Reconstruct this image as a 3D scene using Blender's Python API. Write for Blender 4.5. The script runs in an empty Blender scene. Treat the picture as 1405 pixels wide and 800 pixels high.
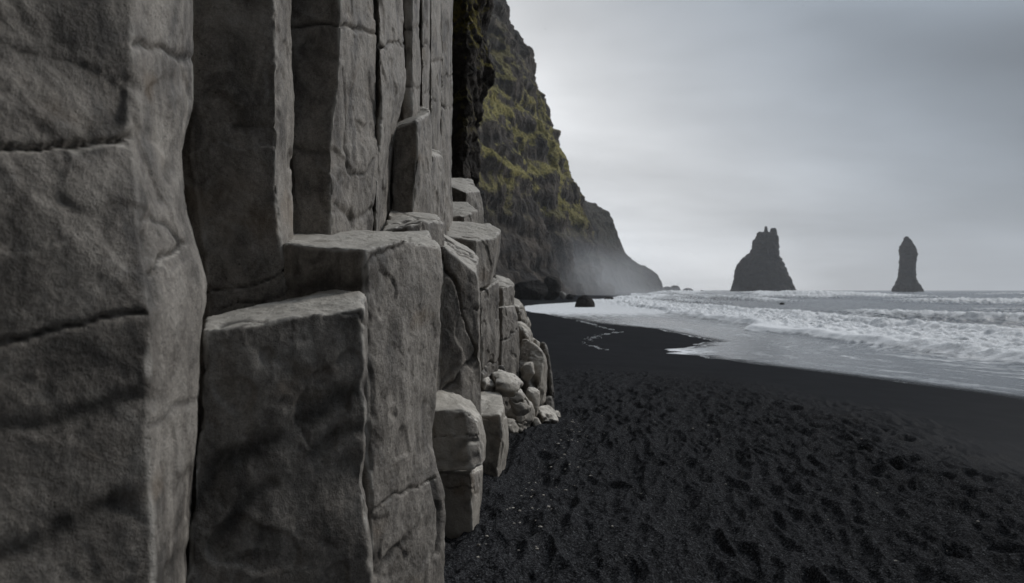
import bpy, bmesh, math, random
import numpy as np
from mathutils import Vector

# ---------------------------------------------------------------- camera, sky, sun, exposure
scene = bpy.context.scene
COL = scene.collection
FPX, CX, CY, HC = 937.0, 702.5, 398.0, 1.6        # focal length and centre in photo pixels, eye height in m

cam_d = bpy.data.cameras.new('camera')
cam = bpy.data.objects.new('camera', cam_d)
COL.objects.link(cam)
cam.location = (0, 0, HC)
cam.rotation_euler = (math.radians(90.0), 0, 0)
cam_d.sensor_width = 36.0
cam_d.lens = 36.0 * FPX / 1405.0
cam_d.shift_y = (400.0 - CY) / 1405.0 * -1.0
cam_d.clip_start = 0.05
cam_d.clip_end = 30000
cam_d.dof.use_dof = True
cam_d.dof.focus_distance = 4.6
cam_d.dof.aperture_fstop = 2.8
scene.camera = cam

scene.view_settings.view_transform = 'Standard'
scene.view_settings.look = 'None'
scene.view_settings.exposure = 0.15
scene.view_settings.gamma = 1.0
scene.view_settings.use_curve_mapping = False
scene.cycles.use_denoising = True
scene.cycles.max_bounces = 5
scene.cycles.diffuse_bounces = 3
scene.cycles.glossy_bounces = 2
scene.cycles.volume_bounces = 1
scene.cycles.volume_step_rate = 2.0
scene.cycles.volume_max_steps = 96
scene.cycles.sample_clamp_indirect = 4

SUN_DIR = Vector((0.74, 0.47, 0.64)).normalized()
SUN_EL = math.asin(SUN_DIR.z)
SUN_ROT = math.atan2(SUN_DIR.x, SUN_DIR.y)

world = bpy.data.worlds.new('World')
scene.world = world
world.use_nodes = True


class NT:
    """tiny helper for node trees"""
    def __init__(self, tree):
        self.t = tree
        tree.nodes.clear()

    def n(self, kind, ins=None, **props):
        nd = self.t.nodes.new(kind)
        for k, v in props.items():
            setattr(nd, k, v)
        if ins:
            for k, v in ins.items():
                s = nd.inputs[k]
                if isinstance(v, bpy.types.NodeSocket):
                    self.t.links.new(v, s)
                else:
                    s.default_value = v
        return nd

    def math(self, op, a, b=0.0, c=0.0, clamp=False):
        nd = self.n('ShaderNodeMath', {0: a, 1: b, 2: c}, operation=op, use_clamp=clamp)
        return nd.outputs[0]

    def ramp(self, fac, lo, hi, a=0.0, b=1.0, smooth=True):
        nd = self.n('ShaderNodeMapRange', {0: fac, 1: lo, 2: hi, 3: a, 4: b},
                    interpolation_type='SMOOTHSTEP' if smooth else 'LINEAR')
        return nd.outputs[0]

    def mixc(self, fac, a, b, blend='MIX'):
        nd = self.n('ShaderNodeMix', data_type='RGBA', blend_type=blend)
        for idx, v in ((0, fac), (6, a), (7, b)):
            if isinstance(v, bpy.types.NodeSocket):
                self.t.links.new(v, nd.inputs[idx])
            else:
                nd.inputs[idx].default_value = v
        return nd.outputs[2]

    def noise(self, vec, scale, detail=4.0, rough=0.55, dist=0.0):
        nd = self.n('ShaderNodeTexNoise', {'Vector': vec, 'Scale': scale, 'Detail': detail,
                                           'Roughness': rough, 'Distortion': dist})
        return nd.outputs[0]

    def mapping(self, vec, scale, rot=(0, 0, 0)):
        nd = self.n('ShaderNodeMapping', {'Vector': vec, 'Scale': scale, 'Rotation': rot})
        return nd.outputs[0]


def c4(r, g, b):
    return (r, g, b, 1.0)


w = NT(world.node_tree)
geo = w.n('ShaderNodeTexCoord')
vdir = geo.outputs['Generated']
sky = w.n('ShaderNodeTexSky', sky_type='NISHITA')
sky.sun_disc = False
sky.sun_elevation = SUN_EL
sky.sun_rotation = SUN_ROT
sep = w.n('ShaderNodeSeparateXYZ', {0: vdir})
zc = w.math('ADD', w.math('MAXIMUM', sep.outputs[2], 0.0), 0.22)
pv = w.n('ShaderNodeCombineXYZ', {0: w.math('DIVIDE', sep.outputs[0], zc),
                                  1: w.math('DIVIDE', sep.outputs[1], zc), 2: 0.3})
cl1 = w.noise(w.mapping(pv.outputs[0], (0.55, 0.75, 1.0), (0, 0, 0.5)), 1.0, 5.0, 0.5, 0.4)
cl2 = w.noise(w.mapping(pv.outputs[0], (1.5, 2.6, 1.0), (0, 0, 0.6)), 1.0, 4.0, 0.5, 0.2)
cloud = w.math('ADD', w.math('MULTIPLY', cl1, 0.75), w.math('MULTIPLY', cl2, 0.25))
# overcast thinnest ahead, thicker right with corner falloff painted in; behind, dimming is added
q = w.math('ADD', sep.outputs[0], w.math('MULTIPLY', sep.outputs[2], 0.9))
sky_grade = w.math('MULTIPLY', w.ramp(q, 0.16, 0.92, 1.0, 0.0, False), w.ramp(sep.outputs[1], -0.15, 0.6))
behind = w.ramp(sep.outputs[1], -0.5, 0.4)
lum = w.math('MULTIPLY_ADD', sky_grade, 0.72, 0.05)
lum = w.math('MULTIPLY', lum, w.ramp(cloud, 0.32, 0.68, 0.66, 1.34, False))

glow = w.n('ShaderNodeVectorMath', {0: vdir, 1: Vector((0.48, 0.42, 0.77)).normalized()}, operation='DOT_PRODUCT').outputs[1]
lum = w.math('ADD', lum, w.math('MULTIPLY', w.ramp(glow, 0.80, 0.99), 1.3))  # bright sky patch added overhead, out of view, to light the rock tops
tint = w.mixc(w.ramp(q, 0.3, 0.85), c4(0.985, 1.0, 1.02), c4(0.86, 0.99, 1.15))
cc = w.n('ShaderNodeVectorMath', {0: tint, 'Scale': lum}, operation='SCALE').outputs[0]
bg1 = w.n('ShaderNodeBackground', {'Color': sky.outputs[0], 'Strength': 0.05})
bg2 = w.n('ShaderNodeBackground', {'Color': cc, 'Strength': 1.10})
mixw = w.n('ShaderNodeMixShader', {0: 0.95, 1: bg1.outputs[0], 2: bg2.outputs[0]})
w.n('ShaderNodeOutputWorld', {0: mixw.outputs[0]})

sun_d = bpy.data.lights.new('sun', 'SUN')
sun_d.energy = 1.5
sun_d.angle = math.radians(12)
sun_d.color = (1.0, 0.965, 0.92)
sun = bpy.data.objects.new('sun', sun_d)
sun.rotation_euler = SUN_DIR.to_track_quat('Z', 'Y').to_euler()
COL.objects.link(sun)


# ---------------------------------------------------------------- noise and maths
def _hash(ix, iy, iz, seed):
    h = (ix.astype(np.uint32) * np.uint32(374761393) + iy.astype(np.uint32) * np.uint32(668265263)
         + iz.astype(np.uint32) * np.uint32(2147483647) + np.uint32((seed * 974634777) & 0xffffffff))
    h = (h ^ (h >> np.uint32(13))) * np.uint32(1274126177)
    h = h ^ (h >> np.uint32(16))
    return h


GR = np.array([(1, 1, 0), (-1, 1, 0), (1, -1, 0), (-1, -1, 0), (1, 0, 1), (-1, 0, 1), (1, 0, -1), (-1, 0, -1),
               (0, 1, 1), (0, -1, 1), (0, 1, -1), (0, -1, -1), (1, 1, 0), (-1, 1, 0), (0, -1, 1), (0, -1, -1)], np.float32)


def perlin(p, seed=0):
    p = np.asarray(p, np.float32)
    i = np.floor(p)
    f = p - i
    i = i.astype(np.int64)
    u = f * f * f * (f * (f * 6 - 15) + 10)
    res = 0
    for dx in (0, 1):
        wx = u[:, 0] if dx else 1 - u[:, 0]
        for dy in (0, 1):
            wy = u[:, 1] if dy else 1 - u[:, 1]
            for dz in (0, 1):
                wz = u[:, 2] if dz else 1 - u[:, 2]
                g = GR[_hash(i[:, 0] + dx, i[:, 1] + dy, i[:, 2] + dz, seed) & np.uint32(15)]
                d = g[:, 0] * (f[:, 0] - dx) + g[:, 1] * (f[:, 1] - dy) + g[:, 2] * (f[:, 2] - dz)
                res = res + d * wx * wy * wz
    return res


def fbm(p, octv=4, seed=0, gain=0.5, lac=2.03):
    p = np.asarray(p, np.float32)
    a, s, r = 1.0, 1.0, 0
    for k in range(octv):
        r = r + a * perlin(p * s + 17.3 * k, seed + k)
        a *= gain
        s *= lac
    return r


def ridged(p, octv=4, seed=0, gain=0.5, lac=2.1):
    p = np.asarray(p, np.float32)
    a, s, r = 1.0, 1.0, 0
    for k in range(octv):
        r = r + a * (1 - 2 * np.abs(perlin(p * s + 9.1 * k, seed + k)))
        a *= gain
        s *= lac
    return r


def sstep(x, a, b):
    t = np.clip((x - a) / (b - a), 0, 1)
    return t * t * (3 - 2 * t)


def pt(px, py, Y):
    """world point seen at photo pixel px,py when it stands Y metres away"""
    return ((px - CX) / FPX * Y, Y, HC - (py - CY) / FPX * Y)


def T(px, Y, z=7.5):
    z = min(z, HC + 0.425 * Y + 1.4)
    return ((px - CX) / FPX * Y, Y, z)


def G(px, Y, z=-0.35):
    return ((px - CX) / FPX * Y, Y, z)


# ---------------------------------------------------------------- object helpers
def tag(o, label=None, cat=None, group=None, kind=None):
    if label: o['label'] = label
    if cat: o['category'] = cat
    if group: o['group'] = group
    if kind: o['kind'] = kind
    return o


def grid_mesh(name, V, nu, nv, mat, closed_u=False, attrs=None):
    """V: (nv*nu,3) rows v, columns u"""
    me = bpy.data.meshes.new(name)
    iu = np.arange(nu if closed_u else nu - 1)
    iv = np.arange(nv - 1)
    a = (iv[:, None] * nu + iu[None, :])
    b = (iv[:, None] * nu + ((iu + 1) % nu)[None, :])
    F = np.stack([a, b, b + nu, a + nu], -1).reshape(-1, 4)
    me.vertices.add(len(V))
    me.vertices.foreach_set('co', np.ascontiguousarray(V, np.float32).ravel())
    me.loops.add(F.size)
    me.loops.foreach_set('vertex_index', F.ravel().astype(np.int32))
    me.polygons.add(len(F))
    me.polygons.foreach_set('loop_start', (np.arange(len(F)) * 4).astype(np.int32))
    me.update(calc_edges=True)
    me.shade_smooth()
    if attrs:
        for k, v in attrs.items():
            at = me.attributes.new(k, 'FLOAT', 'POINT')
            at.data.foreach_set('value', v.astype(np.float32))
    me.materials.append(mat)
    o = bpy.data.objects.new(name, me)
    COL.objects.link(o)
    return o


def remeshed(bm, voxel, smooth=6):
    """closed bmesh -> evenly tessellated, softened mesh data"""
    bmesh.ops.recalc_face_normals(bm, faces=bm.faces)
    me = bpy.data.meshes.new('tmp')
    bm.to_mesh(me)
    bm.free()
    o = bpy.data.objects.new('tmp', me)
    COL.objects.link(o)
    m = o.modifiers.new('r', 'REMESH')
    m.mode = 'VOXEL'
    m.voxel_size = voxel
    if smooth:
        s = o.modifiers.new('s', 'SMOOTH')
        s.factor = 0.5
        s.iterations = smooth
    dg = bpy.context.evaluated_depsgraph_get()
    out = bpy.data.meshes.new_from_object(o.evaluated_get(dg))
    bpy.data.objects.remove(o)
    bpy.data.meshes.remove(me)
    return out


def coords(me):
    n = len(me.vertices)
    a = np.empty(n * 3, np.float32)
    me.vertices.foreach_get('co', a)
    return a.reshape(-1, 3)


def normals(me):
    n = len(me.vertices)
    a = np.empty(n * 3, np.float32)
    me.vertices.foreach_get('normal', a)
    return a.reshape(-1, 3)


def loft(bm, edges, rows=10):
    """solid between vertical edge lines (each a list of world points, top first)"""
    rings = []
    for e in edges:
        e = np.array(e, float)
        L = np.r_[0, np.cumsum(np.linalg.norm(np.diff(e, axis=0), axis=1))]
        t = np.linspace(0, L[-1], rows)
        rings.append(np.stack([np.interp(t, L, e[:, k]) for k in range(3)], 1))
    n = len(edges)
    vs = [[bm.verts.new(rings[i][r]) for i in range(n)] for r in range(rows)]
    for r in range(rows - 1):
        for i in range(n):
            j = (i + 1) % n
            bm.faces.new((vs[r][i], vs[r][j], vs[r + 1][j], vs[r + 1][i]))
    for r in (0, rows - 1):
        c = np.mean([rings[i][r] for i in range(n)], axis=0)
        cv = bm.verts.new(c)
        for i in range(n):
            bm.faces.new((vs[r][i], vs[r][(i + 1) % n], cv))


def polydist(px, py, line):
    """distance in photo pixels to a polyline"""
    d = np.full(px.shape, 1e9, np.float32)
    for (x0, y0), (x1, y1) in zip(line[:-1], line[1:]):
        vx, vy = x1 - x0, y1 - y0
        t = np.clip(((px - x0) * vx + (py - y0) * vy) / (vx * vx + vy * vy + 1e-9), 0, 1)
        d = np.minimum(d, np.hypot(px - x0 - t * vx, py - y0 - t * vy))
    return d


SEED = [10]


def finish_rock(name, me, mat, cracks=(), stains=(), amp=1.0, rs=1.0, wobble=3.0):
    """weather a rock: swells, pits, tool-like ridges, joints and hollows carved into the mesh"""
    SEED[0] += 7
    sd = SEED[0]
    co = coords(me)
    no = normals(me)
    ed = np.empty(len(me.edges) * 2, np.int32)
    me.edges.foreach_get('vertices', ed)
    ed = ed.reshape(-1, 2)
    nV = len(co)
    deg = np.bincount(ed[:, 0], minlength=nV) + np.bincount(ed[:, 1], minlength=nV) + 1e-6

    def nb(x):
        return (np.bincount(ed[:, 0], x[ed[:, 1]], nV) + np.bincount(ed[:, 1], x[ed[:, 0]], nV)) / deg
    lap = np.stack([nb(co[:, k]) for k in range(3)], 1) - co
    elen = np.linalg.norm(co[ed[:, 0]] - co[ed[:, 1]], axis=1).mean()
    edge = -(lap * no).sum(1) / elen
    for _ in range(4):
        edge = 0.5 * edge + 0.5 * nb(edge)
    r = rs
    d = 0.014 * amp * fbm(co * (2.1 / r) + sd, 3, sd)
    d += 0.0055 * amp * fbm(co * np.array([8, 8, 5]) / r, 3, sd + 50)
    rr = ridged(co * np.array([4.5, 4.5, 2.2]) / r + 3.3, 2, sd + 80)
    d -= 0.006 * amp * np.clip(rr - 0.75, 0, 1)
    d += 0.0022 * amp * fbm(co * 38 / r, 2, sd + 90)
    # broken arrises: bites out of the sharp edges, and shallow conchoidal chips on the faces
    em = sstep(edge, 0.03, 0.12)
    d -= 0.030 * amp * em * np.clip(fbm(co * 8 / r + 2, 3, sd + 31) - 0.05, 0, 1)
    d -= 0.010 * amp * em * np.clip(fbm(co * 26 / r + 7, 2, sd + 32), 0, 1)
    ch = fbm(co * 3.4 / r + 11, 2, sd + 33)
    d -= 0.010 * amp * sstep(ch, 0.30, 0.36)
    d -= 0.0035 * amp * sstep(fbm(co * 11 / r + 5, 2, sd + 34), 0.34, 0.44)
    dk = np.zeros(len(co), np.float32)
    Y = np.maximum(co[:, 1], 0.3)
    px = CX + FPX * co[:, 0] / Y
    py = CY - FPX * (co[:, 2] - HC) / Y
    px = px + wobble * fbm(co * 7, 2, sd + 5)
    py = py + wobble * 2 * fbm(co * 9 + 4, 2, sd + 6)
    for line, wd, dep in cracks:
        q = polydist(px, py, line)
        wv = 0.75 + 0.5 * fbm(co * 5, 2, sd + 41)
        d -= dep * 1.25 * np.exp(-(q / (wd * wv)) ** 2)
        dk = np.maximum(dk, 0.9 * np.exp(-(q / (wd * 0.7 * wv)) ** 2))
    for line, wd, dep, s in stains:
        q = polydist(px, py + 10 * fbm(co * 4 + 9, 3, sd + 8), line)
        g = np.exp(-(q / wd) ** 2)
        d -= dep * g
        dk = np.maximum(dk, s * g * (0.75 + 0.5 * fbm(co * 12, 3, sd + 11)))  # darkens the colour along the carved bands and hollows
    co2 = co + no * d[:, None]
    me.vertices.foreach_set('co', co2.astype(np.float32).ravel())
    d_hi = edge * (1 + 1.2 * fbm(co * 9 / r, 2, sd + 70))
    at = me.attributes.new('edge', 'FLOAT', 'POINT')
    at.data.foreach_set('value', np.clip(d_hi, -1, 1).astype(np.float32))
    at = me.attributes.new('dark_tone', 'FLOAT', 'POINT')
    at.data.foreach_set('value', np.clip(dk, 0, 1).astype(np.float32))
    me.shade_smooth()
    me.materials.clear()
    me.materials.append(mat)
    me.update()
    me.name = name
    o = bpy.data.objects.new(name, me)
    COL.objects.link(o)
    return o


def rock(name, label, cat, group, edges, voxel=0.0105, smooth=2, mat=None, rows=14, **kw):
    bm = bmesh.new()
    loft(bm, edges, rows)
    me = remeshed(bm, voxel, smooth)
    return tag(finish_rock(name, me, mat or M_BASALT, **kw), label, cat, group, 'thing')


def boulder(name, label, cat, group, box, Y, dep, seed=1, cuts=10, voxel=0.016, mat=None, squash=2.6, tilt=0.0, kind=None, hmin=0.62, **kw):
    """angular stone filling the pixel box (x0,x1,y0,y1) at distance Y, dep metres deep"""
    x0, x1, y0, y1 = box
    a = pt(x0, y0, Y)
    b = pt(x1, y1, Y)
    hx, hz, hy = (b[0] - a[0]) / 2, (a[2] - b[2]) / 2, dep / 2
    c = Vector(((a[0] + b[0]) / 2, Y + hy * 0.6, (a[2] + b[2]) / 2))
    rnd = random.Random(seed)
    bm = bmesh.new()
    bmesh.ops.create_icosphere(bm, subdivisions=4, radius=1)
    for v in bm.verts:
        k = (abs(v.co.x) ** squash + abs(v.co.y) ** squash + abs(v.co.z) ** squash) ** (-1 / squash)
        v.co = v.co * k
    for _ in range(cuts):
        n = Vector((rnd.gauss(0, 1), rnd.gauss(0, 1), rnd.gauss(0, 1) * 0.7)).normalized()
        h = rnd.uniform(hmin, 0.98)
        for v in bm.verts:
            q = v.co.dot(n) - h
            if q > 0:
                v.co -= n * q
    for v in bm.verts:
        x, z = v.co.x, v.co.z
        v.co = Vector((c.x + x * hx, c.y + v.co.y * hy, c.z + z * hz + tilt * x * hz))
    me = remeshed(bm, voxel, 1)
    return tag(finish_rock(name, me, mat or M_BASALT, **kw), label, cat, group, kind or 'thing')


# ---------------------------------------------------------------- materials
def new_mat(name):
    m = bpy.data.materials.new(name)
    m.use_nodes = True
    return m, NT(m.node_tree)


def basalt(name, dark=1.0, tan=0.0, top=0.75):
    m, t = new_mat(name)
    tc = t.n('ShaderNodeTexCoord').outputs['Object']
    big = t.noise(tc, 1.6, 4, 0.55, 0.3)
    mid = t.noise(t.mapping(tc, (1, 1, 0.55)), 7.0, 6, 0.62, 0.6)
    fine = t.noise(tc, 60, 5, 0.65)
    grain = t.noise(tc, 260, 2, 0.6)
    k = dark
    col = t.mixc(t.ramp(big, 0.35, 0.68), c4(0.100 * k, 0.088 * k, 0.076 * k), c4(0.200 * k, 0.179 * k, 0.155 * k))
    col = t.mixc(t.ramp(mid, 0.38, 0.70), col, c4(0.29 * k, 0.264 * k, 0.232 * k))
    col = t.mixc(t.math('MULTIPLY', t.ramp(mid, 0.48, 0.32), 0.75), col, c4(0.066 * k, 0.060 * k, 0.054 * k))
    spots = t.noise(t.mapping(tc, (1, 1, 0.8)), 20.0, 4, 0.6, 0.3)
    col = t.mixc(t.math('MULTIPLY', t.ramp(spots, 0.56, 0.70), 0.30), col, c4(0.06 * k, 0.055 * k, 0.05 * k))
    col = t.mixc(t.math('MULTIPLY', t.ramp(spots, 0.46, 0.34), 0.30), col, c4(0.30 * k, 0.28 * k, 0.25 * k))
    gr2 = t.noise(tc, 150, 3, 0.7)
    fg = t.math('ADD', t.math('MULTIPLY', fine, 0.5), t.math('MULTIPLY', gr2, 0.5))
    col = t.mixc(0.55, col, t.mixc(t.ramp(fg, 0.33, 0.67, 0, 1, False), c4(0.12, 0.12, 0.12), c4(0.88, 0.88, 0.88)), 'OVERLAY')
    blot = t.noise(t.mapping(tc, (1, 1, 0.75), (0.3, 0.1, 0)), 4.2, 6, 0.68, 1.1)
    col = t.mixc(t.math('MULTIPLY', t.ramp(blot, 0.52, 0.70), 0.55), col, c4(0.36 * k, 0.335 * k, 0.30 * k))
    col = t.mixc(t.math('MULTIPLY', t.ramp(blot, 0.46, 0.30), 0.60), col, c4(0.055 * k, 0.049 * k, 0.043 * k))
    pit = t.n('ShaderNodeTexVoronoi', {'Vector': tc, 'Scale': 75.0}, feature='F1').outputs['Distance']
    pits = t.math('MULTIPLY', t.ramp(pit, 0.22, 0.10), t.ramp(t.noise(tc, 9.0, 2), 0.48, 0.62))
    col = t.mixc(t.math('MULTIPLY', pits, 0.7), col, c4(0.035, 0.032, 0.03))
    # rusty damp patches
    rust = t.ramp(t.noise(tc, 2.3, 3, 0.5, 0.8), 0.60, 0.74)
    col = t.mixc(t.math('MULTIPLY', rust, 0.35), col, c4(0.17 * k, 0.115 * k, 0.065 * k))
    # small dark pits / lichen dots
    vor = t.n('ShaderNodeTexVoronoi', {'Vector': tc, 'Scale': 26.0}, feature='F1').outputs['Distance']
    dots = t.math('MULTIPLY', t.ramp(vor, 0.16, 0.08), t.ramp(t.noise(tc, 5.0, 2), 0.55, 0.66))
    col = t.mixc(t.math('MULTIPLY', dots, 0.7), col, c4(0.03, 0.028, 0.026))
    # worn pale arrises
    pnt = t.n('ShaderNodeAttribute', attribute_name='edge').outputs['Fac']
    wear = t.math('MULTIPLY', t.ramp(pnt, 0.02, 0.10), 0.75)
    col = t.mixc(wear, col, c4(0.43 * k, 0.405 * k, 0.365 * k))
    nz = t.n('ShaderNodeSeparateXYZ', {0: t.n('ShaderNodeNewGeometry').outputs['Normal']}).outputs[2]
    top_light = t.math('MULTIPLY', t.ramp(t.math('ADD', nz, t.math('MULTIPLY', t.math('SUBTRACT', mid, 0.5), 0.5)), 0.55, 0.85), top)  # paler upward faces: skylight on the tops painted into the colour
    col = t.mixc(top_light, col, t.mixc(spots, c4(0.36 * k, 0.33 * k, 0.285 * k), c4(0.62 * k, 0.58 * k, 0.515 * k)))
    if tan:
        wz = t.ramp(t.noise(tc, 3.1, 5, 0.6, 0.6), 0.36, 0.58)
        col = t.mixc(t.math('MULTIPLY', wz, tan), col, t.mixc(spots, c4(0.26, 0.235, 0.20), c4(0.46, 0.42, 0.36)))
    dark_fac = t.n('ShaderNodeAttribute', attribute_name='dark_tone').outputs['Fac']
    sb = t.math('MULTIPLY', dark_fac, t.ramp(mid, 0.2, 0.6, 0.75, 1.0), clamp=True)
    col = t.mixc(t.math('MULTIPLY', sb, 0.88), col, c4(0.020, 0.019, 0.018))
    b1 = t.n('ShaderNodeBump', {'Height': t.noise(t.mapping(tc, (1, 1, 0.6), (0.5, 0.2, 0.7)), 16, 6, 0.62, 0.5), 'Strength': 0.30, 'Distance': 0.014})
    b2 = t.n('ShaderNodeBump', {'Height': fine, 'Strength': 0.9, 'Distance': 0.007, 'Normal': b1.outputs[0]})
    b3 = t.n('ShaderNodeBump', {'Height': t.math('SUBTRACT', grain, t.math('MULTIPLY', pits, 0.8)), 'Strength': 0.7, 'Distance': 0.003, 'Normal': b2.outputs[0]})
    bs = t.n('ShaderNodeBsdfPrincipled', {'Base Color': col, 'Roughness': t.ramp(mid, 0.2, 0.8, 0.62, 0.85), 'Normal': b3.outputs[0],
                                          'Specular IOR Level': 0.35})
    t.n('ShaderNodeOutputMaterial', {0: bs.outputs[0]})
    return m


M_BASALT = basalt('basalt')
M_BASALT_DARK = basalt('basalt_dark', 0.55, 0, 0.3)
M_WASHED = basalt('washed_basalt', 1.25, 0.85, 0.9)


def cliff_mat(name, scale=1.0, moss=1.0, mosscol=((0.10, 0.098, 0.030), (0.36, 0.31, 0.10)), base=1.0, zlo=14, zhi=34, ztop=60, zend=98):
    m, t = new_mat(name)
    g = t.n('ShaderNodeNewGeometry')
    pos = g.outputs['Position']
    nz = t.n('ShaderNodeSeparateXYZ', {0: g.outputs['Normal']}).outputs[2]
    pz = t.n('ShaderNodeSeparateXYZ', {0: pos}).outputs[2]
    s = scale
    lay = t.noise(t.mapping(pos, (0.05 * s, 0.05 * s, 0.22 * s), (0.12, 0.1, 0)), 1.0, 7, 0.62, 0.5)
    mid = t.noise(t.mapping(pos, (0.25 * s, 0.25 * s, 0.16 * s)), 1.0, 8, 0.66, 0.4)
    fine = t.noise(pos, 1.3 * s, 6, 0.7)
    k = base
    col = t.mixc(t.ramp(lay, 0.35, 0.68), c4(0.034 * k, 0.030 * k, 0.028 * k), c4(0.125 * k, 0.105 * k, 0.088 * k))
    col = t.mixc(t.math('MULTIPLY', t.ramp(mid, 0.50, 0.75), 0.6), col, c4(0.24 * k, 0.20 * k, 0.165 * k))
    col = t.mixc(t.math('MULTIPLY', t.ramp(fine, 0.55, 0.3), 0.6), col, c4(0.016 * k, 0.015 * k, 0.015 * k))
    gn = t.noise(t.mapping(pos, (0.055 * s, 0.055 * s, 0.05 * s)), 1.0, 7, 0.68, 0.7)
    ff = t.noise(pos, 0.8 * s, 5, 0.7)
    v = t.math('ADD', gn, t.math('MULTIPLY', nz, 0.22))
    v = t.math('ADD', v, t.math('MULTIPLY', t.math('SUBTRACT', ff, 0.5), 0.35))
    msk = t.ramp(v, 0.52, 0.62)
    hb = t.math('MULTIPLY', t.ramp(pz, zlo, zhi), t.ramp(pz, zend, ztop, 0.0, 1.0))
    msk = t.math('MULTIPLY', msk, hb)
    gc = t.mixc(t.ramp(t.math('ADD', fine, t.math('MULTIPLY', gn, 0.3)), 0.50, 0.80), c4(*mosscol[0]), c4(*mosscol[1]))
    col = t.mixc(t.math('MULTIPLY', msk, moss), col, gc)
    b1 = t.n('ShaderNodeBump', {'Height': mid, 'Strength': 0.9, 'Distance': 2.2 / s})
    b2 = t.n('ShaderNodeBump', {'Height': fine, 'Strength': 0.8, 'Distance': 0.6 / s, 'Normal': b1.outputs[0]})
    bs = t.n('ShaderNodeBsdfPrincipled', {'Base Color': col, 'Roughness': 0.9, 'Normal': b2.outputs[0], 'Specular IOR Level': 0.2})
    t.n('ShaderNodeOutputMaterial', {0: bs.outputs[0]})
    return m


M_CLIFF = cliff_mat('cliff_rock')
M_CLIFF_FAR = cliff_mat('cliff_rock_far', 0.7, 0.06, base=0.42, zlo=20, zhi=35, ztop=60, zend=80)
M_STACK = cliff_mat('stack_rock', 1.0, 0.0, base=0.35)
M_MOSSROCK = cliff_mat('mossy_rock', 14.0, 1.0, ((0.05, 0.050, 0.012), (0.15, 0.12, 0.02)), base=0.55, zlo=3.4, zhi=5.2, ztop=20, zend=30)


def sand_mat():
    m, t = new_mat('black_sand')
    pos = t.n('ShaderNodeNewGeometry').outputs['Position']
    wet = t.n('ShaderNodeAttribute', attribute_name='wet').outputs['Fac']
    dry = t.math('SUBTRACT', 1.0, wet)
    g1 = t.noise(pos, 95, 3, 0.75)
    g2 = t.n('ShaderNodeTexVoronoi', {'Vector': pos, 'Scale': 105.0}, feature='F1')
    cellr = t.n('ShaderNodeSeparateXYZ', {0: g2.outputs['Color']}).outputs[0]
    big = t.noise(pos, 1.2, 5, 0.6)
    col = t.mixc(t.ramp(big, 0.3, 0.7), c4(0.018, 0.018, 0.020), c4(0.034, 0.034, 0.037))
    col = t.mixc(t.math('MULTIPLY', t.ramp(g1, 0.53, 0.70), 0.7), col, c4(0.14, 0.142, 0.148))
    col = t.mixc(t.math('MULTIPLY', dry, t.ramp(cellr, 0.55, 1.0, 0.0, 0.55, False)), col, c4(0.15, 0.152, 0.158))
    col = t.mixc(t.math('MULTIPLY', dry, t.ramp(cellr, 0.45, 0.0, 0.0, 0.8, False)), col, c4(0.005, 0.005, 0.006))
    spk = t.math('MULTIPLY', t.ramp(cellr, 0.975, 0.995), dry)
    col = t.mixc(t.math('MULTIPLY', spk, 0.8), col, c4(0.20, 0.205, 0.21))
    wc = t.mixc(t.ramp(big, 0.3, 0.7), c4(0.016, 0.0165, 0.019), c4(0.022, 0.0225, 0.026))
    wc = t.mixc(t.math('MULTIPLY', t.ramp(g1, 0.5, 0.75), 0.4), wc, c4(0.05, 0.05, 0.053))
    col = t.mixc(wet, col, wc)
    rough = t.ramp(wet, 0.0, 1.0, 0.5, 0.38, False)
    b1 = t.n('ShaderNodeBump', {'Height': t.noise(pos, 22, 5, 0.7), 'Strength': t.math('MULTIPLY_ADD', dry, 0.5, 0.28), 'Distance': 0.03})
    b2 = t.n('ShaderNodeBump', {'Height': g1, 'Strength': t.math('MULTIPLY_ADD', dry, 0.5, 0.5), 'Distance': 0.008, 'Normal': b1.outputs[0]})
    b3 = t.n('ShaderNodeBump', {'Height': g2.outputs['Distance'], 'Strength': t.math('MULTIPLY_ADD', dry, 0.6, 0.1), 'Distance': 0.005, 'Normal': b2.outputs[0]})
    df = t.n('ShaderNodeBsdfDiffuse', {'Color': col, 'Roughness': 0.8, 'Normal': b3.outputs[0]})
    gl = t.n('ShaderNodeBsdfGlossy', {'Color': c4(.8, .8, .8), 'Roughness': rough, 'Normal': b3.outputs[0]})
    bs = t.n('ShaderNodeMixShader', {0: t.ramp(wet, 0, 1, 0.008, 0.022, False), 1: df.outputs[0], 2: gl.outputs[0]})
    t.n('ShaderNodeOutputMaterial', {0: bs.outputs[0]})
    return m


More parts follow.
